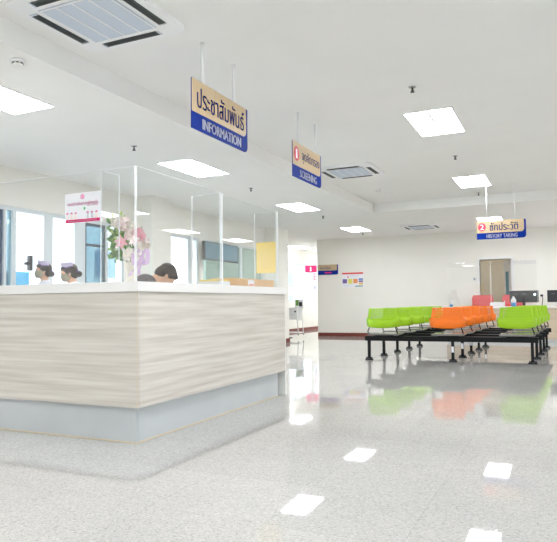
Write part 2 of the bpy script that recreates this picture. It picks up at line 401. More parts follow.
for x, y, z_, lab in lights + [u + ('ceiling light of the same row outside the view',) for u in unseen]:
    o = proto_l if first else copy_tree(proto_l); first = False
    o.location = (x, y, z_); o['label'] = lab
    if 'outside the view' in lab: o['group'] = 'added ceiling lights outside the view'
o = copy_tree(proto_l); o.location = (-1.9, 18.2, ZL - .001); o['label'] = 'unseen ceiling light added inside the room behind the open door'; o.scale = (.85, .85, 1)  # added lamp, scaled to brighten the beige room
struct(MB().box(-3.4, .8, YB + .15, 19.6, ZL - .0005, ZL).done('ceiling_inner_room', 'ceil'))

def rrect(a, b_, r, n=5):
    p = []
    for cx, cy, s in ((a - r, b_ - r, 0), (-a + r, b_ - r, 90), (-a + r, -b_ + r, 180), (a - r, -b_ + r, 270)):
        for k in range(n + 1):
            t = math.radians(s + 90 * k / n); p.append((cx + r * math.cos(t), cy + r * math.sin(t)))
    return p
def make_ac():
    r = thing('ceiling_air_conditioner', 'x', 'air conditioner', group='ceiling cassette air conditioners')
    MB().polyxy(rrect(.43, .43, .07), -.035, -.001).done('cover_panel', 'white', r)
    g = MB().polyxy(rrect(.275, .275, .01), -.042, -.0355).done('grille', 'grillem', r)
    gm = MB()
    for k in range(5):
        x = -.265 + k * .1325
        gm.box(x - .004, x + .004, -.265, .265, -.046, -.0425)
    gm.box(-.272, .272, -.272, -.262, -.046, -.0425).box(-.272, .272, .262, .272, -.046, -.0425)
    gm.done('grille_rib', 'white', g)
    for k in range(4):
        rot = Matrix.Rotation(k * PI / 2, 4, 'Z')
        v = MB().box(-.235, .235, .315, .375, -.039, -.0355, rot=rot).done('air_slot', 'vent', r)
        MB().box(-.22, .22, .325, .335, -.043, -.0395, rot=rot).done('louvre_flap', 'blackp', v)
        MB().box(-.22, .22, .347, .353, -.043, -.0395, rot=rot).done('louvre_flap', 'blackp', v)
        MB().box(-.25, -.235, .315, .375, -.041, -.0355, rot=rot).done('slot_end', 'chrome', v)
        MB().box(.235, .25, .315, .375, -.041, -.0355, rot=rot).done('slot_end', 'chrome', v)
    return r
ac = make_ac()
for i, (x, y, z_, lab) in enumerate([(-2.79, 3.17, ZH, 'large white cassette air conditioner cut off by the top left edge'),
                                     (-2.82, 8.67, ZH, 'cassette air conditioner beside the SCREENING sign'),
                                     (-2.98, 14.55, ZL, 'small far cassette air conditioner near the plain back wall')]):
    o = ac if i == 0 else copy_tree(ac)
    o.location = (x, y, z_); o['label'] = lab
def make_spr():
    r = thing('ceiling_sprinkler', 'x', 'sprinkler', group='fire sprinklers on the ceiling')
    MB().lathe([(.035, -.001), (.036, -.006), (.02, -.012)], seg=16).done('escutcheon', 'chrome', r)
    MB().lathe([(.009, -.012), (.009, -.035), (.006, -.045)], seg=10).lathe([(.02, -.048), (.02, -.052)], seg=10).tube([(-.012, 0, -.03), (-.014, 0, -.045), (0, 0, -.05)], .003, 6).tube([(.012, 0, -.03), (.014, 0, -.045), (0, 0, -.05)], .003, 6).done('spray_head', 'blackp', r)
    return r
sp = make_spr()
for i, (x, y, z_, lab) in enumerate([(-4.34, 5.51, ZL, 'sprinkler over the reception counter, left of the second ceiling light'),
        (-4.34, 8.37, ZL, 'sprinkler on the lower ceiling between the INFORMATION and SCREENING signs'),
        (-4.45, 11.82, ZL, 'sprinkler just beyond the ceiling light under the SCREENING sign'),
        (-4.65, 15.26, ZL, 'sprinkler nearest the back wall, just below the last left ceiling light'),
        (-1.19, 5.54, ZH, 'sprinkler above the largest ceiling light'),
        (-1.26, 8.47, ZH, 'sprinkler between the two ceiling lights of the raised ceiling'),
        (-1.33, 11.6, ZH, 'sprinkler on the raised ceiling just before the beam')]):
    o = sp if i == 0 else copy_tree(sp)
    o.location = (x, y, z_); o['label'] = lab
def make_smoke():
    r = thing('smoke_detector', 'x', 'smoke detector', group='smoke detectors on the ceiling')
    MB().lathe([(.05, -.001), (.052, -.015), (.048, -.022)], seg=24).done('detector_base', 'white', r)
    MB().lathe([(.038, -.022), (.036, -.034), (.02, -.042)], seg=24).done('sensor_head', 'white_soft', r)
    q = MB()
    for k in range(8):
        q.box(.033, .0395, -.008, .008, -.031, -.025, rot=Matrix.Rotation(k * PI / 4, 4, 'Z'))
    q.done('sensor_slots', 'blackp', r)
    return r
sm = make_smoke(); sm.location = (-3.55, 3.17, ZL); sm['label'] = 'round smoke detector below the large air conditioner'
o = copy_tree(sm); o.location = (-2.88, 10.42, ZH); o['label'] = 'small smoke detector beyond the second air conditioner, before the beam'

# ------------------------------------------------------------------ hanging signs (local board faces -Y)
def outline(x0, x1, z0, z1, r, corner='br', n=6):
    p = [(x0, z1), (x1, z1)] if True else []
    for k in range(n + 1):
        t = math.radians(-90 * k / n); p.append((x1 - r + r * math.cos(t), z0 + r + r * math.sin(t)))
    p.append((x0, z0))
    return p
def hang_sign(label, loc, rotz, L_, H_, thai, eng, num, ztop, rods, tx, tw, th, ex, ew, split=.34, rr=.085, rod=.011):
    r = thing('hanging_sign', label, 'sign', loc, rotz, 'hanging department signs')
    MB().poly(outline(0, L_, 0, H_, .05), -.004, .004).done('sign_board', 'blue', r)
    MB().poly(outline(0, L_ - .03, H_ * split, H_ - .0, .05), -.007, -.0042).done('face_panel', 'tan', r)
    for x in rods: MB().tube([(x, 0, H_), (x, 0, ztop - loc[2] - .001)], rod, 10).lathe([(.02, ztop - loc[2] - .005), (.02, ztop - loc[2] - .001)], (x, 0, 0), 14).done('hanging_rod', 'white', r)
    text('thai_lettering', thai, 'navy', r, tx, H_ * split + (H_ * (1 - split) - th) / 2 + .0, tw, th, -.0072, .02)
    text('english_lettering', eng, 'signwhite', r, ex, H_ * split * .18, ew, H_ * split * .62, -.0042, .036)
    if num:
        cx, cz = rr * 1.24, H_ * (split + .5 * (1 - split))
        pts = [(cx + rr * .9 * math.cos(2 * PI * k / 28), cz + rr * math.sin(2 * PI * k / 28)) for k in range(28)]
        d = MB().poly(pts, -.009, -.0072).done('number_disc', 'red', r)
        w = (.045 if num == '1' else .075) * rr / .085
        text('number', num, 'signwhite', d, cx - w / 2, cz - .65 * rr, w, 1.3 * rr, -.0092)
    return r
hang_sign('tan and blue hanging sign reading INFORMATION', (-2.41, 3.715, 2.236), PI / 2, .87, .374, 'ประชาสัมพันธ์', 'INFORMATION', None, ZH, (.16, .64), .07, .73, .16, .15, .60, rod=.013)
hang_sign('tan and blue hanging sign with number 1 reading SCREENING', (-2.43, 5.60, 2.232), PI / 2, .80, .368, 'จุดคัดกรอง', 'SCREENING', '1', ZH, (.16, .64), .24, .50, .14, .19, .47, rod=.013, rr=.075)
hang_sign('tan and blue hanging sign with number 2 reading HISTORY TAKING', (-1.29, 10.85, 1.99), 0, .782, .311, 'ซักประวัติ', 'HISTORY TAKING', '2', ZH, (.17, .61), .21, .45, .135, .16, .485, rr=.07, rod=.004)
s3 = thing('wall_sign', 'small tan and blue sign at the left end of the back wall', 'sign', (-6.32, YB - .012, 1.74))
MB().poly(outline(0, .60, 0, .285, .04), -.008, .008).done('sign_board', 'navy', s3)
MB().poly(outline(0, .575, .12, .285, .03), -.012, -.0082).done('face_panel', 'tan', s3)
text('thai_lettering', 'ตรวจโรค', 'navy', s3, .08, .155, .30, .085, -.0122, .01)
MB().poly(rrect(.105, .016, .012), -.0095, -.0082).done('pink_strip', 'pink', s3).location = (.31, 0, .06)
# pink sign hanging in the alcove
ps = thing('hanging_sign', 'pink hanging sign with a white 1 in the alcove', 'sign', (-7.42, 18.0, 1.91))
MB().box(0, .40, -.01, .01, 0, .22).done('sign_board', 'pink', ps)
for x in (.08, .32): MB().tube([(x, 0, .22), (x, 0, ZL - 1.912)], .006, 8).done('hanging_rod', 'white', ps)
text('number', '1', 'signwhite', ps, .17, .04, .06, .14, -.0105)
pb = thing('wall_banner', 'white banner with pink and blue letters beside the alcove window', 'banner', (XA + .012, 20.3, 1.2), PI / 2)
MB().box(0, 1.6, -.004, .004, 0, 1.1).done('banner_sheet', 'paper', pb)
text('pink_lettering', 'E', 'pink', pb, .12, .57, .26, .24, -.005, .03)
text('blue_lettering', 'd', 'pblue', pb, .12, .25, .16, .14, -.005, .03)

# ------------------------------------------------------------------ reception counter
CX, CY = -2.63, 3.38          # outer faces of the two fronts
ct = thing('reception_counter', 'long L shaped reception counter with pale wood fronts and white top', 'reception counter', (CX, CY, 0))
XL, YL = -3.2, 2.43           # extents in local coordinates: runs to -x and to +y
MB().box(XL, -.003, 0, .02, .25, 1.04).done('front_panel', 'wood', ct)
MB().box(-.02, 0, .0205, YL, .25, 1.04).done('side_panel', 'wood', ct)
MB().box(-.0025, .0015, -.0015, -.0001, .25, 1.04).done('corner_trim', 'bead', ct)
MB().polyxy([(XL, -.02), (.02, -.02), (.02, YL + .02), (-.52, YL + .02), (-.52, .55), (XL, .55)], 1.042, 1.11).done('countertop', 'worktop', ct)
MB().box(XL, -.055, .05, .07, .001, .2495).box(XL, -.055, .07, .29, .20, .2495).done('plinth', 'kick', ct)
MB().box(-.075, -.05, .0705, YL - .08, .001, .2495).box(-.30, -.076, .3, YL - .08, .20, .2495).done('plinth', 'kick', ct)
MB().box(XL, -.047, .046, .0497, .0005, .008).box(-.0497, -.046, .05, YL - .08, .0005, .008).done('plinth_bead', 'bead', ct)
MB().box(-.30, .0, YL + .0005, YL + .018, .001, 1.04).done('end_panel', 'white_soft', ct)
MB().box(XL, -.31, .30, .32, .25, 1.04).done('inner_panel', 'white_soft', ct)
MB().box(-.32, -.30, .3205, YL, .25, 1.04).done('inner_panel', 'white_soft', ct)
MB().box(XL, -.34, .325, .85, .72, .75).box(-.85, -.335, .855, YL, .72, .75).done('inner_desk', 'white_soft', ct)
MB().box(XL, XL + .03, .33, .84, .001, .719).done('desk_leg', 'white_soft', ct)
MB().box(-.84, -.34, YL - .03, YL, .001, .719).done('desk_leg', 'white_soft', ct)
SZ = 1.1105
def shield(label, x0, x1, y0, y1, z1=1.925, bright=True, group='clear acrylic shields on the counter'):
    o = thing('acrylic_shield', label, 'acrylic shield', ((x0 + x1) / 2, (y0 + y1) / 2, SZ), group=group)
    hx, hy, h = (x1 - x0) / 2, (y1 - y0) / 2, z1 - SZ
    t = .0015
    p = MB()
    if x1 - x0 > y1 - y0: p.box(-hx + .004, hx - .004, -hy, hy, .0, h - .004)
    else: p.box(-hx, hx, -hy + .004, hy - .004, .0, h - .004)
    p.done('clear_panel', 'acrylic', o)
    e = MB()
    if x1 - x0 > y1 - y0:
        e.box(-hx, -hx + .0022, -hy, hy, 0, h).box(hx - .0022, hx, -hy, hy, 0, h).box(-hx + .0039, hx - .0039, -hy, hy, h - .0012, h)
    else:
        e.box(-hx, hx, -hy, -hy + .0022, 0, h).box(-hx, hx, hy - .0022, hy, 0, h).box(-hx, hx, -hy + .0039, hy - .0039, h - .0012, h)
    e.done('polished_edge', 'edge', o)
    return o
shield('acrylic shield along the front of the counter, carrying the white notice', -5.6, -2.688, 3.42, 3.428)
shield('acrylic shield along the long side of the counter, near pane', -2.686, -2.678, 3.429, 4.586)
shield('acrylic shield along the long side of the counter, far pane', -2.686, -2.678, 4.610, 5.735, 1.905)
shield('narrow acrylic divider left of the flower vase', -3.001, -2.993, 3.43, 3.63)
shield('narrow acrylic divider halfway along the long side of the counter', -2.98, -2.67, 4.588, 4.609, 1.915)
shield('narrow acrylic divider at the far end, holding the yellow sheet', -2.94, -2.67, 5.736, 5.752, 1.9)
# notice stuck on the front shield
nt = thing('notice', 'white notice with pink print stuck on the front acrylic shield', 'notice', (-3.325, 3.4190, 1.555))
MB().box(0, .335, -.0008, .0008, 0, .22).done('paper_sheet', 'paper', nt)
MB().box(.006, .329, -.0016, -.0009, .004, .026).done('pink_band', 'pink', nt)
pts = [(.165 + .019 * math.cos(2 * PI * k / 20), .190 + .019 * math.sin(2 * PI * k / 20)) for k in range(20)]
inn = [(.165 + .013 * math.cos(-2 * PI * k / 20), .190 + .013 * math.sin(-2 * PI * k / 20)) for k in range(20)]
em = MB()
for k in range(20):
    j = (k + 1) % 20
    a0, a1 = pts[k], pts[j]; b0 = (.165 + .013 * math.cos(2 * PI * k / 20), .190 + .013 * math.sin(2 * PI * k / 20)); b1 = (.165 + .013 * math.cos(2 * PI * j / 20), .190 + .013 * math.sin(2 * PI * j / 20))
    em.poly([a0, a1, b1, b0], -.0016, -.0009)
em.box(.158, .172, -.0016, -.0009, .182, .198)
em.done('round_emblem', 'pinktext', nt)
text('pink_lettering', 'แบบประเมินความพึงพอใจ', 'pinktext', nt, .025, .130, .285, .028, -.001, .02)
text('pink_lettering', 'กลุ่มงานการพยาบาล', 'pinktext', nt, .21, .117, .10, .012, -.001, .01)
text('band_lettering', 'ขอขอบคุณที่ใช้บริการ', 'signwhite', nt, .03, .008, .27, .014, -.0018, .01)
MB().poly([(.185 + .009 * math.cos(2 * PI * k / 14), .103 + .011 * math.sin(2 * PI * k / 14)) for k in range(14)], -.0016, -.0009).done('green_dot', 'green', nt)
for i, x in enumerate((.022, .062, .102, .215, .255, .297)):
    f = MB().poly([(x + .010 * math.cos(2 * PI * k / 12), .064 + .012 * math.sin(2 * PI * k / 12)) for k in range(12)], -.0014, -.0009).poly([(x - .011, .030), (x + .011, .030), (x + .008, .052), (x - .008, .052)], -.0014, -.0009)
    fo = f.done('printed_figure', 'petalb' if i in (0, 1, 2, 5) else 'facade', nt)
    MB().poly([(x + .0115 * math.cos(PI * k / 8), .068 + .012 * math.sin(PI * k / 8)) for k in range(9)], -.0018, -.0015).done('figure_hair', 'pinktext', fo)
# yellow sheet
ys = thing('paper_notice', 'plain yellow sheet stuck on the far acrylic divider', 'paper', (-2.915, 5.7335, 1.265))
MB().box(0, .225, -.0008, .0008, 0, .325).done('yellow_sheet', 'yellow', ys)
lines = MB()
for k in range(9): lines.box(.03, .19 - .02 * (k % 3), -.0013, -.0009, .28 - k * .028, .283 - k * .028)
lines.done('faint_print', 'tan', ys)
# cardboard box, papers and tray on the side worktop
cb = thing('cardboard_box', 'low cardboard box with a white label at the far end of the counter', 'box', (-2.83, 5.28, SZ))
MB().box(-.13, .13, -.42, .42, 0, .075, bev=.004).done('box_body', 'cardboard', cb)
MB().box(.1305, .1312, -.15, -.02, .012, .062).done('box_label', 'paper', cb)
MB().box(.1313, .1318, -.13, -.03, .014, .024).done('label_stripe', 'pred', cb)
MB().box(-.13, .13, -.03, .03, .0755, .077).done('packing_tape', 'tan', cb)
st = thing('paper_stack', 'stack of yellow and white papers in front of the cardboard box', 'paper stack', (-2.83, 4.74, SZ))
MB().box(-.1, .1, -.1, .1, 0, .04).done('white_sheets', 'paper', st); MB().box(-.098, .102, -.11, .06, .0405, .055).done('yellow_sheets', 'yellow', st)

# ------------------------------------------------------------------ vase and bouquet
vx, vy = -3.03, 3.815
va = MB().lathe([(.045, 0), (.047, .01), (.044, .05), (.05, .11), (.060, .165), (.062, .17), (.056, .17), (.046, .11), (.040, .02)], seg=28).done('flower_vase', 'ceramic')
va.location = (vx, vy, SZ); tag(va, 'cream ceramic vase standing at the corner of the counter', 'vase')
bq = thing('flower_bouquet', 'bouquet of pink and white flowers with green leaves in the cream vase', 'flowers', (vx, vy, SZ + .15))
vw = Vector((0.91, 0.42, 0))        # picture-right direction in the room, for laying the bouquet out like the photo
vd = Vector((-0.42, 0.91, 0))       # away from the entrance side
def bp(u, w, d=0.0): return vw * u + vd * d + Vector((0, 0, w))
def blossom(c, r, m, name, n=26, seed=0):
    rnd = random.Random(seed); k = MB(); k.ell(c, (r * .55,) * 3, u=10, v=8)
    for i in range(n):
        zz = 1 - 2 * (i + .5) / n; a = i * 2.39996
        d = Vector((math.sqrt(1 - zz * zz) * math.cos(a), math.sqrt(1 - zz * zz) * math.sin(a), zz))
        t = d.orthogonal().normalized(); t.rotate(Matrix.Rotation(rnd.random() * 6.28, 3, d)); s = d.cross(t)
        base = Vector(c) + d * r * .45; tip = Vector(c) + d * r * (1.0 + .1 * rnd.random()) + t * r * .25
        mid = Vector(c) + d * r * .9
        w_ = r * .42
        vs = [k.bm.verts.new(p) for p in (base, mid + s * w_, tip + s * w_ * .5, tip - s * w_ * .5, mid - s * w_)]
        f = k.bm.faces.new(vs); f.smooth = True
    return k.done(name, m, bq, recalc=False)
for i, (u, w, d, r, m, nm) in enumerate([(-.104, .327, -.06, .042, 'petalw', 'ivory_carnation'), (-.042, .312, -.07, .054, 'petalb', 'blush_carnation'),
        (.03, .285, -.08, .046, 'petalw', 'ivory_carnation'), (.08, .225, -.10, .050, 'petalp', 'pink_gerbera'), (.015, .225, -.10, .045, 'petalb', 'blush_carnation'),
        (.013, .073, -.12, .050, 'petalw', 'white_carnation'), (.066, .080, -.11, .046, 'petalw', 'white_carnation'), (.085, .135, -.10, .036, 'petalw', 'white_carnation'), (.13, .137, -.07, .034, 'petalw', 'white_carnation'), (.115, .175, -.05, .036, 'petalb', 'blush_carnation')]):
    blossom(bp(u, w, d), r, m, nm, seed=i)
def petal_leaf(k, base, tip, nrm, wd):
    base, tip = Vector(base), Vector(tip); ax = tip - base; s = ax.cross(Vector(nrm)).normalized(); up = s.cross(ax).normalized()
    L_ = [(0, .12), (.3, .8), (.55, 1), (.8, .6), (1, .02)]
    row = []
    for t, w_ in L_:
        p = base + ax * t + up * (math.sin(t * PI) * ax.length * .12)
        row.append((k.bm.verts.new(p + s * wd * w_), k.bm.verts.new(p + up * -.15 * wd), k.bm.verts.new(p - s * wd * w_)))
    for i in range(4):
        for j in range(2):
            f = k.bm.faces.new((row[i][j], row[i][j + 1], row[i + 1][j + 1], row[i + 1][j])); f.smooth = True
def lily(c, face, r, m):
    k = MB(); face = Vector(face).normalized(); t = face.orthogonal().normalized(); s = face.cross(t)
    for i in range(6):
        a = i * PI / 3; d = t * math.cos(a) + s * math.sin(a)
        petal_leaf(k, Vector(c), Vector(c) + d * r + face * r * .45, face, r * .22)
    for i in range(5):
        a = i * 1.256; d = t * math.cos(a) + s * math.sin(a)
        k.tube([Vector(c), Vector(c) + face * r * .7 + d * r * .15], .002, 5)
    return k.done('pink_lily', m, bq, recalc=False)
lily(bp(-.035, .155, -.13), bp(-.2, .25, -1), .062, 'petalp')
lily(bp(.05, .168, -.13), bp(.3, .2, -1), .05, 'petalb')
lf = MB(); rnd = random.Random(3)
for i in range(170):
    u = -.145 + .23 * rnd.random() ** 1.5; w = .035 + .31 * rnd.random(); d = -.06 + .14 * rnd.random()
    if w > .28 and u > -.03: continue
    if u < -.11 and w < .02: w += .05
    a = rnd.random() * 6.28; l = .035 + .035 * rnd.random()
    b0 = bp(u, w, d); dirv = (vw * (-.6 + .9 * rnd.random()) + Vector((0, 0, -.3 + .9 * rnd.random())) + vd * (-.6 + rnd.random() * .7)).normalized()
    petal_leaf(lf, b0, b0 + dirv * l, (rnd.random() - .5, -1, rnd.random()), .010 + .010 * rnd.random())
for q in range(14):
    u = -.12 + .22 * rnd.random(); w = .08 + .26 * rnd.random()
    lf.tube([bp(0.01 * rnd.random(), -.1), bp(u * .5, w * .5, .01), bp(u, w, .0)], .003, 5)
lf.done('foliage', 'leaf', bq, recalc=False)
lf = MB()
for i in range(80):
    u = -.15 + .11 * rnd.random(); w = .10 + .28 * rnd.random(); d = -.05 + .1 * rnd.random()
    b0 = bp(u, w, d); dirv = (vw * (rnd.random() - .6) + Vector((0, 0, rnd.random() - .2)) + vd * (rnd.random() - .7)).normalized()
    petal_leaf(lf, b0, b0 + dirv * (.025 + .03 * rnd.random()), (rnd.random() - .5, -1, rnd.random()), .010)
lf.tube([bp(-.06, .15), bp(-.09, .30), bp(-.105, .42)], .003, 5)
lf.done('lime_spray', 'leafy', bq, recalc=False)
rb = MB()
def strip(pts, w_):
    prev = None
    for i, p in enumerate(pts):
        a = rb.bm.verts.new(p + vw * w_ * .5 + Vector((0, 0, w_ * .2))); c = rb.bm.verts.new(p - vw * w_ * .5 - Vector((0, 0, w_ * .2)))
        if prev: f = rb.bm.faces.new((prev[0], a, c, prev[1])); f.smooth = True
        prev = (a, c)
K = bp(.105, .035, -.12)
for sx in (-1, 1):
    strip([K + vw * sx * .055 * math.sin(t * PI) * (1 if True else 1) + Vector((0, 0, .06 * math.sin(t * 2 * PI) + .015)) + vd * -.03 * math.sin(t * PI) for t in [k / 12 for k in range(13)]], .03)
strip([K + vw * (-.09 * t) + Vector((0, 0, -.13 * t + .01 * math.sin(t * 9))) + vd * .02 * math.sin(t * 7) for t in [k / 10 for k in range(11)]], .026)
strip([K + vw * (-.02 * t) + Vector((0, 0, -.12 * t)) + vd * .02 * math.sin(t * 7) for t in [k / 10 for k in range(11)]], .024)
rb.ell(K, (.014, .014, .014), u=8, v=6)
rb.done('ribbon_bow', 'satin', bq, recalc=False)

# ------------------------------------------------------------------ people
def remesh(mb, name, mats, parent, voxel, smooth=6):
    me = bpy.data.meshes.new(name + '_raw'); mb.bm.to_mesh(me); mb.bm.free()
    ob = bpy.data.objects.new(name + '_raw', me); COL.objects.link(ob)
    md = ob.modifiers.new('r', 'REMESH'); md.mode = 'VOXEL'; md.voxel_size = voxel
    sm_ = ob.modifiers.new('s', 'SMOOTH'); sm_.iterations = smooth; sm_.factor = .5
    dg = bpy.context.evaluated_depsgraph_get()
    m2 = bpy.data.meshes.new_from_object(ob.evaluated_get(dg)); bpy.data.objects.remove(ob)
    m2.name = name; m2.materials.clear()
    for k in (mats if isinstance(mats, (list, tuple)) else [mats]): m2.materials.append(M[k])
    for p in m2.polygons: p.use_smooth = True
    o = bpy.data.objects.new(name, m2); COL.objects.link(o); o.parent = parent
    return o
def limb(mb, pts, rs, grow=0.0):
    mb.tube(pts, [r + grow for r in rs], 14)
    for p, r in zip(pts, rs): mb.ell(p, (r + grow,) * 3, u=12, v=8)
def person(label, loc, rotz, h, lean, pitch, top, hairstyle, cap, mask, yaw=0.0, reach=.30, rest_z=.82):
    r = thing('person', label, 'person', loc, rotz)
    V = Vector
    Hc = V((-math.sin(lean) * .12 * h, 0, .515 * h)); s = V((math.sin(lean), 0, math.cos(lean))); f = V((math.cos(lean), 0, -math.sin(lean)))
    nb = Hc + s * .315 * h; Y = V((0, 1, 0))
    hr = Matrix.Rotation(yaw, 3, 'Z') @ Matrix.Rotation(pitch, 3, 'Y')          # head frame: x forward, z up
    R_ = .061 * h
    hc = nb + s * .045 * h + hr @ V((.016 * h, 0, .062 * h))
    hp = lambda x, y, z: hc + hr @ V((x * R_, y * R_, z * R_))
    b_ = MB()
    def torso(mb, g):
        rot = Matrix(((f.x, 0, s.x), (0, 1, 0), (f.z, 0, s.z)))
        for t, rx, ry in ((-.02, .075, .105), (.05, .068, .095), (.11, .062, .085), (.17, .066, .09), (.23, .070, .1), (.275, .060, .098)):
            mb.ell(Hc + s * t * h, (rx * h + g, ry * h + g, .065 * h + g), rot=rot, u=20, v=12)
        for sy in (-1, 1): limb(mb, [nb - s * .035 * h, nb - s * .045 * h + Y * sy * .105 * h], [.045 * h, .040 * h], g)
    torso(b_, 0)
    limb(b_, [nb - s * .03 * h, nb + s * .045 * h + hr @ V((.01 * h, 0, .01 * h))], [.036 * h, .032 * h])
    arms = []
    for sy in (-1, 1):
        sh = nb - s * .045 * h + Y * sy * .112 * h
        wr = V((sh.x + reach * h * .75, sy * .06 * h, rest_z + .03))
        mid = (sh + wr) / 2; d = wr - sh; l1 = .185 * h
        off = math.sqrt(max(l1 * l1 - (d.length / 2) ** 2, .0004))
        el = mid + V((-.25, sy * .55, -.8)).normalized() * off
        arms.append((sh, el, wr))
        limb(b_, [sh, (sh + el) / 2, el], [.032 * h, .028 * h, .024 * h]); limb(b_, [el, (el * .6 + wr * .4), wr], [.024 * h, .024 * h, .016 * h])
        fd = V((.9, -sy * .35, -.12)).normalized(); sd = V((.35 * sy, .9, 0)).normalized() * sy
        pal = wr + fd * .05
        b_.ell(wr + fd * .045, (.046, .036, .016), rot=Matrix((fd, sd, fd.cross(sd))).transposed(), u=14, v=10)
        for q, (o_, ln) in enumerate(((-.027, .062), (-.009, .074), (.009, .070), (.026, .056))):
            k0 = wr + fd * .075 + sd * o_; k1 = k0 + fd * ln * .5 + V((0, 0, .006)); k2 = k0 + fd * ln * .95 + V((0, 0, -.014))
            limb(b_, [k0 - fd * .02, k1, k2], [.0095, .0088, .0075])
        t0 = wr + fd * .02 - sd * .025; t1 = t0 + fd * .03 - sd * .03; t2 = t1 + fd * .03 - sd * .004 + V((0, 0, -.006))
        limb(b_, [t0, t1, t2], [.012, .0105, .009])
    legs = []
    for sy in (-1, 1):
        hp_ = Hc + V((0, sy * .052 * h, -.02 * h)); kn = V((.01, sy * .055 * h, .275 * h)); an = V((-.02, sy * .055 * h, .045 * h)); legs.append((hp_, kn, an))
        limb(b_, [hp_, (hp_ + kn) / 2, kn], [.058 * h, .048 * h, .036 * h]); limb(b_, [kn, (kn * .65 + an * .35), an], [.036 * h, .036 * h, .023 * h])
        limb(b_, [an + V((-.01, 0, -.012)), an + V((.10, sy * .012, -.035))], [.028 * h, .020 * h])
    # head
    b_.ell(hp(-.10, 0, .18), (1.02 * R_, .80 * R_, .86 * R_), rot=hr, u=24, v=16)
    b_.ell(hp(.22, 0, -.25), (.72 * R_, .62 * R_, .80 * R_), rot=hr, u=20, v=14)
    b_.ell(hp(.50, 0, -.78), (.34 * R_, .36 * R_, .24 * R_), rot=hr)                      # chin
    limb(b_, [hp(.88, 0, .05), hp(1.06, 0, -.26)], [.09 * R_, .14 * R_])               # nose
    b_.ell(hp(.86, 0, -.56), (.12 * R_, .26 * R_, .07 * R_), rot=hr)                      # lips
    for sy in (-1, 1): b_.ell(hp(-.02, sy * .80, -.08), (.20 * R_, .08 * R_, .27 * R_), rot=hr)
    remesh(b_, 'body', 'skin', r, .0085)
    for sy in (-1, 1):
        MB().ell(hp(.83, sy * .30, .06), (.10 * R_, .15 * R_, .09 * R_), rot=hr, u=10, v=8).done('eye', 'eye', r)
        MB().ell(hp(.87, sy * .32, .26), (.06 * R_, .22 * R_, .035 * R_), rot=hr, u=10, v=6).done('eyebrow', 'hair', r)
    # clothes
    c_ = MB(); g = .012
    torso(c_, g)
    for sh, el, wr in arms:
        if top == 'uniform': limb(c_, [sh, sh + (el - sh) * .75], [.034 * h, .032 * h], g)
        else:
            limb(c_, [sh, (sh + el) / 2, el], [.032 * h, .028 * h, .025 * h], g); limb(c_, [el, el + (wr - el) * .92], [.025 * h, .018 * h], g)
    for sy in (-1, 1):
        hp_, kn, an = legs[(sy + 1) // 2]
        if top == 'uniform': limb(c_, [hp_, (hp_ + kn) / 2, kn + V((0, 0, -.03))], [.060 * h, .056 * h, .052 * h], g)
        else: limb(c_, [hp_, hp_ * .7 + kn * .3], [.060 * h, .056 * h], g)
    remesh(c_, 'uniform' if top == 'uniform' else 'shirt', top, r, .012, 4)
    if top == 'uniform':
        MB().lathe([(.034 * h + .006, 0), (.034 * h + .02, .012), (.034 * h + .022, -.01)], seg=20).done('collar', 'uniform', r).location = nb - s * .005 * h
    else:
        t_ = MB()
        for hp_, kn, an in legs: limb(t_, [hp_ + V((0, 0, -.02)), kn, an + V((0, 0, .02))], [.058 * h, .042 * h, .036 * h], .012)
        remesh(t_, 'trousers', 'trouser', r, .012, 4)
    for hp_, kn, an in legs:
        q = MB(); limb(q, [an + V((-.015, 0, -.015)), an + V((.05, 0, -.03)), an + V((.115, 0, -.038))], [.034 * h, .03 * h, .024 * h])
        for v in q.bm.verts: v.co.z = max(v.co.z, .002)
        remesh(q, 'shoe', 'shoe' if top == 'uniform' else 'trouser', r, .008, 3)
    # hair: shell over crown, back and temples
    hm = MB(); hm.ell(hp(-.24, 0, .30), (1.02 * R_, .92 * R_, .92 * R_), rot=hr, u=24, v=16)
    hm.ell(hp(-.55, 0, -.15), (.62 * R_, .84 * R_, .85 * R_), rot=hr, u=20, v=14)
    hm.ell(hp(.30, .25, .78), (.52 * R_, .55 * R_, .26 * R_), rot=hr); hm.ell(hp(.30, -.25, .78), (.52 * R_, .55 * R_, .26 * R_), rot=hr)
    for sy in (-1, 1): limb(hm, [hp(.25, sy * .72, .45), hp(.05, sy * .80, -.05)], [.18 * R_, .13 * R_])
    if hairstyle == 'bun': hm.ell(hp(-1.15, 0, -.55), (.42 * R_, .42 * R_, .42 * R_), rot=hr); hm.ell(hp(-.8, 0, -.5), (.4 * R_, .5 * R_, .4 * R_), rot=hr)
    remesh(hm, 'hair', 'hair', r, .009, 5)
    if hairstyle == 'bun':
        bw = MB()
        for sy in (-1, 1): bw.ell(hp(-1.1, sy * .3, -.15), (.14 * R_, .34 * R_, .22 * R_), rot=hr)
        bw.done('hair_bow', 'ribbon', r)
    if cap:
        k = MB(); n = 16
        rows = []
        for j, (zz, sc) in enumerate(((.62, 1.0), (1.02, 1.02), (1.42, 1.10))):
            row = []
            for i in range(n + 1):
                a = -PI * .62 + i / n * PI * 1.24
                row.append(k.bm.verts.new(hp(-.30 + math.cos(a) * .98 * sc - .12 * j, math.sin(a) * .92 * sc, zz + .10 * math.cos(a) - .12 * j * (1 - math.cos(a)) )))
            rows.append(row)
        for j in range(2):
            for i in range(n): k.bm.faces.new((rows[j][i], rows[j][i + 1], rows[j + 1][i + 1], rows[j + 1][i])).smooth = True
        apex = k.bm.verts.new(hp(-.55, 0, 1.30))
        for i in range(n): k.bm.faces.new((rows[2][i], rows[2][i + 1], apex))
        bmesh.ops.solidify(k.bm, geom=k.bm.faces[:], thickness=.002)
        co_ = k.done('nurse_cap', 'cap', r)
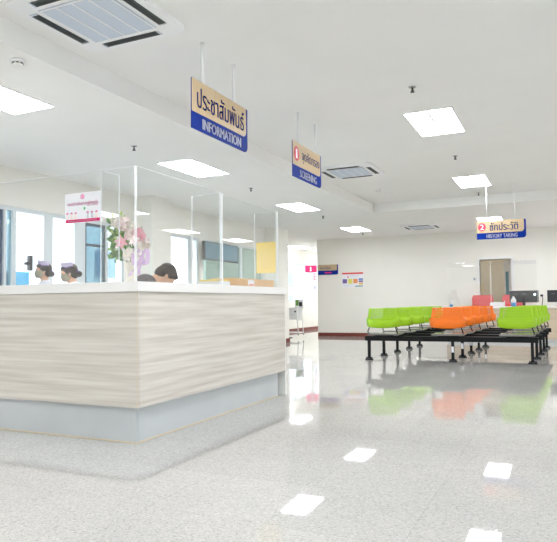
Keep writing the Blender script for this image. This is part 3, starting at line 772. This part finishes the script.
        st_ = MB(); st_.tube([hp(-.30 + math.cos(a) * 1.0, math.sin(a) * .95, .70 + .10 * math.cos(a)) for a in [-PI * .6 + i / 16 * PI * 1.2 for i in range(17)]], .006, 6)
        st_.done('cap_band', 'ribbon', co_)
    if mask:
        k = MB(); rows = []
        for j in range(7):
            zz = .02 - j / 6 * .92
            row = []
            for i in range(13):
                a = (i / 12 - .5) * PI * .98; bul = 1.0 - .18 * abs(j - 2.2) / 4
                row.append(k.bm.verts.new(hp(.18 + math.cos(a) * (.98 if abs(i - 6) < 3 else .86) * bul, math.sin(a) * .80 * (1 - .25 * (j / 6) ** 2), zz)))
            rows.append(row)
        for j in range(6):
            for i in range(12): k.bm.faces.new((rows[j][i], rows[j][i + 1], rows[j + 1][i + 1], rows[j + 1][i])).smooth = True
        bmesh.ops.solidify(k.bm, geom=k.bm.faces[:], thickness=.003)
        mo = k.done('face_mask', 'mask', r)
        MB().tube([hp(.2, .80, -.1), hp(-.02, .88, .12), hp(-.1, .86, -.1), hp(.2, .76, -.5)], .0015, 5).tube([hp(.2, -.80, -.1), hp(-.02, -.88, .12), hp(-.1, -.86, -.1), hp(.2, -.76, -.5)], .0015, 5).done('ear_loop', 'white', mo)
    return r
# bench desk behind the reception where the two nurses work
person('masked nurse in white cap and uniform behind the counter, left one of two, head upright', (-5.92, 5.78, 0), math.radians(236), 1.49, .05, .10, 'uniform', 'bun', True, True)
person('nurse in white cap nearest the notice, head bowed behind the counter', (-4.93, 5.26, 0), math.radians(226), 1.42, .12, .35, 'uniform', 'bun', True, True)
person('dark haired person in grey bending forward behind the counter, right of the flowers', (-4.10, 5.02, 0), math.radians(52), 1.74, 1.0, 1.15, 'greycloth', 'short', False, False)

# ------------------------------------------------------------------ beam seating
def backrest_mesh(m):
    k = MB(); nx, nz = 27, 15
    def P(i, j):
        u = -1 + 2 * i / nx; z = j / nz
        hw = .27 + .012 * z / .36 if z < .40 else .250 - .028 * (z - .36) / .64
        wrap = .15 if z < .40 else .035
        if z < .40: y = -.045 - .014 * math.sin(z / .40 * PI)
        else: y = .0 + .03 * (z - .40)
        return Vector((u * hw, y + wrap * abs(u) ** 4, z * .295 - (.02 * (1 - u * u) * max(0, 1 - z * 3)) + (.025 * abs(u) ** 6 if .30 < z < .41 else 0)))
    g = [[k.bm.verts.new(P(i, j)) for j in range(nz + 1)] for i in range(nx + 1)]
    for i in range(nx):
        for j in range(nz):
            if 7 <= j <= 13 and j % 2 == 1 and 3 <= i <= nx - 4 and i % 2 == 1: continue
            k.bm.faces.new((g[i][j], g[i + 1][j], g[i + 1][j + 1], g[i][j + 1])).smooth = True
    bmesh.ops.recalc_face_normals(k.bm, faces=k.bm.faces[:])
    bmesh.ops.solidify(k.bm, geom=k.bm.faces[:], thickness=.012)
    me = bpy.data.meshes.new('backrest_' + m); k.bm.to_mesh(me); k.bm.free(); me.materials.append(M[m]); return me
BK = {c: backrest_mesh(c) for c in ('lime', 'orange')}
SX = [-2.64, -1.63, -.63]
def make_bench():
    r = thing('beam_seating', 'x', 'bench', (-1.65, 0, 0), group='rows of beam seating')
    MB().box(-1.33, 1.31, -.045, .045, .315, .395, bev=.004).done('beam', 'black', r)
    for k, x in enumerate((-1.27, .07, 1.22)):
        lg = MB().box(x - .022, x + .022, -.022, .022, .03, .3145).done('leg', 'black', r)
        MB().box(x - .055, x + .055, -.02, .02, .018, .045, bev=.006).lathe([(.024, .0), (.026, .012), (.018, .02)], (x - .045, 0, 0), 12).lathe([(.024, .0), (.026, .012), (.018, .02)], (x + .045, 0, 0), 12).lathe([(.035, .0), (.03, .02), (.02, .04)], (x, 0, 0), 12).done('glide_foot', 'blackp', lg)
        if k == 1: MB().box(x - .018, x + .018, -.0235, -.0225, .15, .24).done('sticker', 'paper', lg)
    for i, x in enumerate(SX):
        x += 1.65
        MB().box(x - .25, x + .25, -.20, .26, .415, .445, bev=.012).done('seat_pan', 'dkgrey', r)
        MB().box(x - .16, x + .16, -.10, .10, .396, .4145).done('seat_bracket', 'black', r)
        bo = bpy.data.objects.new('backrest', BK['orange' if i == 1 else 'lime']); COL.objects.link(bo); bo.parent = r
        bo.location = (x, -.235, .552)
        for sx in (-1, 1):
            MB().tube([(sx * .215, .035, .03), (sx * .215, .015, -.02), (sx * .235, -.005, -.075), (sx * .235, .06, -.105), (sx * .2, .14, -.125)], .009, 8).done('strut', 'black', bo)
    return r
bench = make_bench()
rows = [(9.85, 'nearest row of beam seating, two lime green seats around an orange one'), (10.65, 'second row of beam seating from the front, lime and orange seats'),
        (11.5, 'third row of beam seating, in the middle of the block'), (12.35, 'fourth row of beam seating, next to last toward the desk'), (13.2, 'last row of beam seating, closest to the history taking desk')]
for i, (y, lab) in enumerate(rows):
    o = bench if i == 0 else copy_tree(bench)
    o.location = (-1.65 + .03 * i, y, 0); o['label'] = lab; o.rotation_euler = (0, 0, math.radians(1.5))

# ------------------------------------------------------------------ history taking desk
hd = thing('service_desk', 'pale wood service desk with white top under the HISTORY TAKING sign', 'desk', (-2.5, 14.75, 0))
MB().box(0, 4.6, 0, .025, .08, .775).done('front_panel', 'woodend', hd)
MB().box(0, .025, .0255, .68, .08, .775).box(4.575, 4.6, .0255, .68, .08, .775).done('side_panel', 'woodend', hd)
MB().box(.03, 4.57, .03, .66, .001, .0795).done('plinth', 'kick', hd)
MB().box(-.02, 4.62, -.02, .7, .776, .81, bev=.004).done('desktop', 'worktop', hd)
DT = .811
def dshield(label, x0, x1, y0, y1, z1):
    o = thing('acrylic_shield', label, 'acrylic shield', ((x0 + x1) / 2, (y0 + y1) / 2, DT), group='clear acrylic shields on the service desk')
    hx, hy, h = (x1 - x0) / 2, (y1 - y0) / 2, z1 - DT
    MB().box(-hx + .0041, hx - .0041, -hy, hy, 0, h - .004).done('clear_panel', 'acrylic', o)
    MB().box(-hx, -hx + .004, -hy, hy, 0, h).done('polished_edge', 'edge', o)
    MB().box(hx - .004, hx, -hy, hy, 0, h).done('polished_edge', 'edge', o)
dshield('left acrylic shield standing on the service desk', -2.48, -1.5, 14.90, 14.908, 1.86)
dshield('right acrylic shield standing on the service desk before the monitor', -1.49, -.5, 14.90, 14.908, 1.86)
def monitor(label, x, y, w, rot):
    r = thing('computer_monitor', label, 'monitor', (x, y, DT), rot, 'monitors on the service desk')
    MB().box(-w / 2, w / 2, -.02, .02, .09, .36, bev=.006).done('monitor_back', 'blackp', r)
    MB().box(-w / 2 + .01, w / 2 - .01, .0205, .022, .1, .35).done('screen', 'screen', r)
    MB().box(-.03, .03, -.045, -.021, .03, .22).box(-.11, .11, -.1, .08, .0, .012).box(-.02, .02, -.04, -.022, .012, .03).done('monitor_stand', 'black', r)
    MB().box(-.06, .06, -.0235, -.0205, .27, .29).done('badge', 'dkgrey', r)
    MB().box(-.2, -.13, -.0235, -.0205, .275, .287).done('badge', 'dkgrey', r)
    d = MB().ell((w / 2 - .08, -.024, .27), (.022, .006, .022), u=12, v=8).done('indicator_light', 'led', r)
    return r
monitor('dark monitor seen from behind on the service desk, bright light at its corner', -.80, 15.1, .62, 0)
monitor('dark monitor at the right edge of the photo, seen from behind', -.02, 15.1, .58, 0)
cbl = MB().tube([(-.44, 14.86, 1.07), (-.41, 14.87, 1.06), (-.40, 14.84, 1.0), (-.41, 14.80, .93), (-.38, 14.77, .86), (-.36, 14.72, .83), (-.35, 14.715, .70), (-.36, 14.715, .55)], .01, 8).box(-.46, -.43, 14.85, 14.87, 1.05, 1.09).done('arm_lamp', 'black')
bpy.data.objects.remove(cbl)
pl = thing('desk_webcam', 'small black camera on a bent stalk beside the first monitor', 'camera', (-.42, 15.0, DT))
MB().lathe([(.04, 0), (.04, .01), (.012, .016)], seg=16).done('base', 'black', pl)
MB().tube([(0, 0, .012), (.01, 0, .1), (.02, -.01, .18), (.0, -.03, .23)], .008, 8).done('stalk', 'black', pl)
MB().box(-.03, .03, -.06, -.02, .22, .265, bev=.006).done('camera_head', 'blackp', pl)
def coral_chair(label, x):
    r = thing('office_chair', label, 'chair', (x, 15.86, 0), 0, 'coral chairs behind the service desk')
    MB().box(-.24, .24, -.22, .2, .43, .47, bev=.015).done('seat', 'coral', r)
    k = MB()
    pts = [(-.25, .62), (-.255, 1.02), (-.22, 1.09), (.22, 1.09), (.255, 1.02), (.25, .62)]
    k.poly(pts, .21, .235); k.done('backrest', 'coral', r)
    for sx in (-1, 1):
        MB().tube([(sx * .2, .19, .45), (sx * .2, .25, .5), (sx * .2, .25, .64)], .011, 8).done('back_support', 'black', r)
        for yy in (-.18, .17): MB().tube([(sx * .2, yy, .43), (sx * .215, yy * 1.1, 0.002)], .012, 8).done('leg', 'chrome', r)
coral_chair('coral red chair behind the desk, left of the doorway', -1.82)
coral_chair('coral red chair behind the desk, half hidden by the blue bottle', -1.10)
bt = thing('sanitizer_bottle', 'white and blue bottle on the service desk beside the monitor', 'bottle', (-1.02, 15.0, DT))
MB().lathe([(.055, 0), (.058, .01), (.058, .09)], seg=18).done('blue_label', 'bblue', bt); MB().lathe([(.058, .0905), (.057, .15), (.03, .19), (.025, .2)], seg=18).done('bottle_top', 'white', bt)
MB().lathe([(.022, .2005), (.022, .23)], seg=12).done('cap', 'white', bt)
b2 = thing('sanitizer_bottle', 'small white bottle at the left end of the service desk', 'bottle', (-2.42, 15.05, DT))
MB().lathe([(.04, 0), (.04, .06)], seg=16).done('blue_label', 'bblue', b2); MB().lathe([(.04, .0605), (.04, .12), (.02, .15), (.018, .17)], seg=16).done('bottle_top', 'white', b2)
wt = thing('document_tray', 'white tray of papers on the service desk before the left coral chair', 'tray', (-1.38, 15.1, DT))
MB().box(-.16, .16, -.1, .1, 0, .012).box(-.16, -.15, -.1, .1, .0125, .09).box(.15, .16, -.1, .1, .0125, .13).box(-.149, .149, .09, .1, .0125, .1).done('tray_body', 'white', wt)
MB().box(-.14, .14, -.09, .08, .0125, .06).done('papers', 'paper', wt)
# small things on the walls
sw = thing('light_switch', 'small grey switch on the wall left of the doorway', 'switch', (-2.03, YB - .001, 1.51))
MB().box(-.04, .04, -.012, 0, -.04, .04, bev=.003).done('switch_plate', 'frame', sw); MB().box(-.016, .016, -.017, -.0125, -.02, .02).done('rocker', 'dkgrey', sw)
po = thing('wall_poster', 'white poster with red header and coloured boxes on the back wall', 'poster', (-5.61, YB - .004, 1.37))
MB().box(0, .63, -.003, .003, 0, .415).done('poster_sheet', 'paper', po)
MB().box(.005, .625, -.0045, -.0032, .365, .41).done('red_header', 'pred', po)
for x0, x1, z0, z1, c in ((.02, .15, .11, .23, 'purple'), (.18, .31, .10, .235, 'pyellow'), (.335, .46, .11, .23, 'porange'), (.49, .615, .2, .24, 'pblue'), (.49, .615, .145, .18, 'navy'), (.49, .615, .09, .125, 'porange'), (.49, .615, .055, .08, 'pyellow'), (.38, .61, .015, .04, 'pteal')):
    MB().box(x0, x1, -.0045, -.0032, z0, z1).done('colour_box', c, po)
MB().poly([(.18 + .022 * math.cos(2 * PI * k / 14), .285 + .022 * math.sin(2 * PI * k / 14)) for k in range(14)], -.0045, -.0032).done('red_dot', 'pred', po)
for k in range(3): MB().box(.23, .56 - .05 * k, -.0042, -.0032, .34 - k * .025, .345 - k * .025).done('fine_print', 'facade', po)
for k in range(2): MB().box(.03, .32 - .1 * k, -.0042, -.0032, .06 - k * .03, .068 - k * .03).done('fine_print', 'facade', po)
# trolley seen past the pillar
tr = thing('trolley', 'white wheeled trolley standing beyond the white pillar', 'trolley', (-6.75, 15.3, 0))
MB().box(-.3, .28, -.2, .2, .5, .80, bev=.008).done('drawer_box', 'white', tr)
MB().box(-.32, .30, -.22, .22, .801, .825, bev=.004).done('trolley_top', 'white_soft', tr)
MB().box(-.05, .2, -.206, -.2005, .62, .64).done('drawer_pull', 'frame', tr)
MB().box(.2, .25, -.206, -.2005, .70, .74).done('drawer_lock', 'blackp', tr)
for sx in (-.27, .30):
    for sy in (-.18, .18):
        MB().tube([(sx * .9, sy, .5), (sx, sy, .11)], .014, 8).done('leg', 'white', tr)
        MB().box(sx - .012, sx + .012, sy - .02, sy + .02, .085, .112).lathe([(.001, -.014), (.042, -.014), (.045, 0), (.042, .014), (.001, .014)], (0, 0, 0), 14).done('caster', 'blackp', tr)
        c = tr.children[-1]
        for v in c.data.vertices:
            if abs(v.co.x) < .05 and abs(v.co.y) < .05 and abs(v.co.z) < .02: v.co = Vector((v.co.x + sx, v.co.z + sy, v.co.y + .047))
MB().box(-.29, .29, -.19, .19, .14, .16).done('lower_shelf', 'white', tr)
cd = thing('leaflet_holder', 'leaflet with green and brown picture standing on the white trolley', 'leaflet', (-6.50, 15.22, .8255))
MB().box(-.08, .16, -.004, .004, 0, .22).done('leaflet_sheet', 'paper', cd)
MB().box(-.06, .03, -.006, -.0042, .05, .2).done('green_picture', 'leaf', cd); MB().box(.04, .13, -.006, -.0042, .03, .15).done('brown_picture', 'blackp', cd)
MB().box(-.09, .17, -.03, .03, -.0003, .008).done('holder_base', 'frame', cd)
# television standing in for a screen mirrored in the acrylic
tv = thing('television', 'wide dark television before the tinted glazing, in place of a reflection in the acrylic', 'television', (-6.2, 10.62, 1.80), PI / 2)
MB().box(-.66, .66, -.03, .03, 0, .36, bev=.008).done('bezel', 'blackp', tv)
MB().box(-.63, .63, -.033, -.0305, .025, .34).done('screen', 'screen', tv)
MB().box(-.025, .025, -.01, .02, .36, ZL - 1.802).box(-.1, .1, -.05, .06, ZL - 1.812, ZL - 1.802).done('hanging_bracket', 'frame', tv)

# ------------------------------------------------------------------ sky and exposure
W = bpy.data.worlds.new('sky'); S.world = W; W.use_nodes = True
bg = W.node_tree.nodes['Background']; bg.inputs['Color'].default_value = (.86, .94, 1.0, 1); bg.inputs['Strength'].default_value = 3.2
S.view_settings.view_transform = 'Standard'; S.view_settings.look = 'None'; S.view_settings.gamma = 1.0; S.view_settings.use_curve_mapping = False
S.view_settings.exposure = 0.74
S.cycles.max_bounces = 12; S.cycles.diffuse_bounces = 6; S.cycles.glossy_bounces = 6; S.cycles.transparent_max_bounces = 24
S.cycles.use_denoising = True
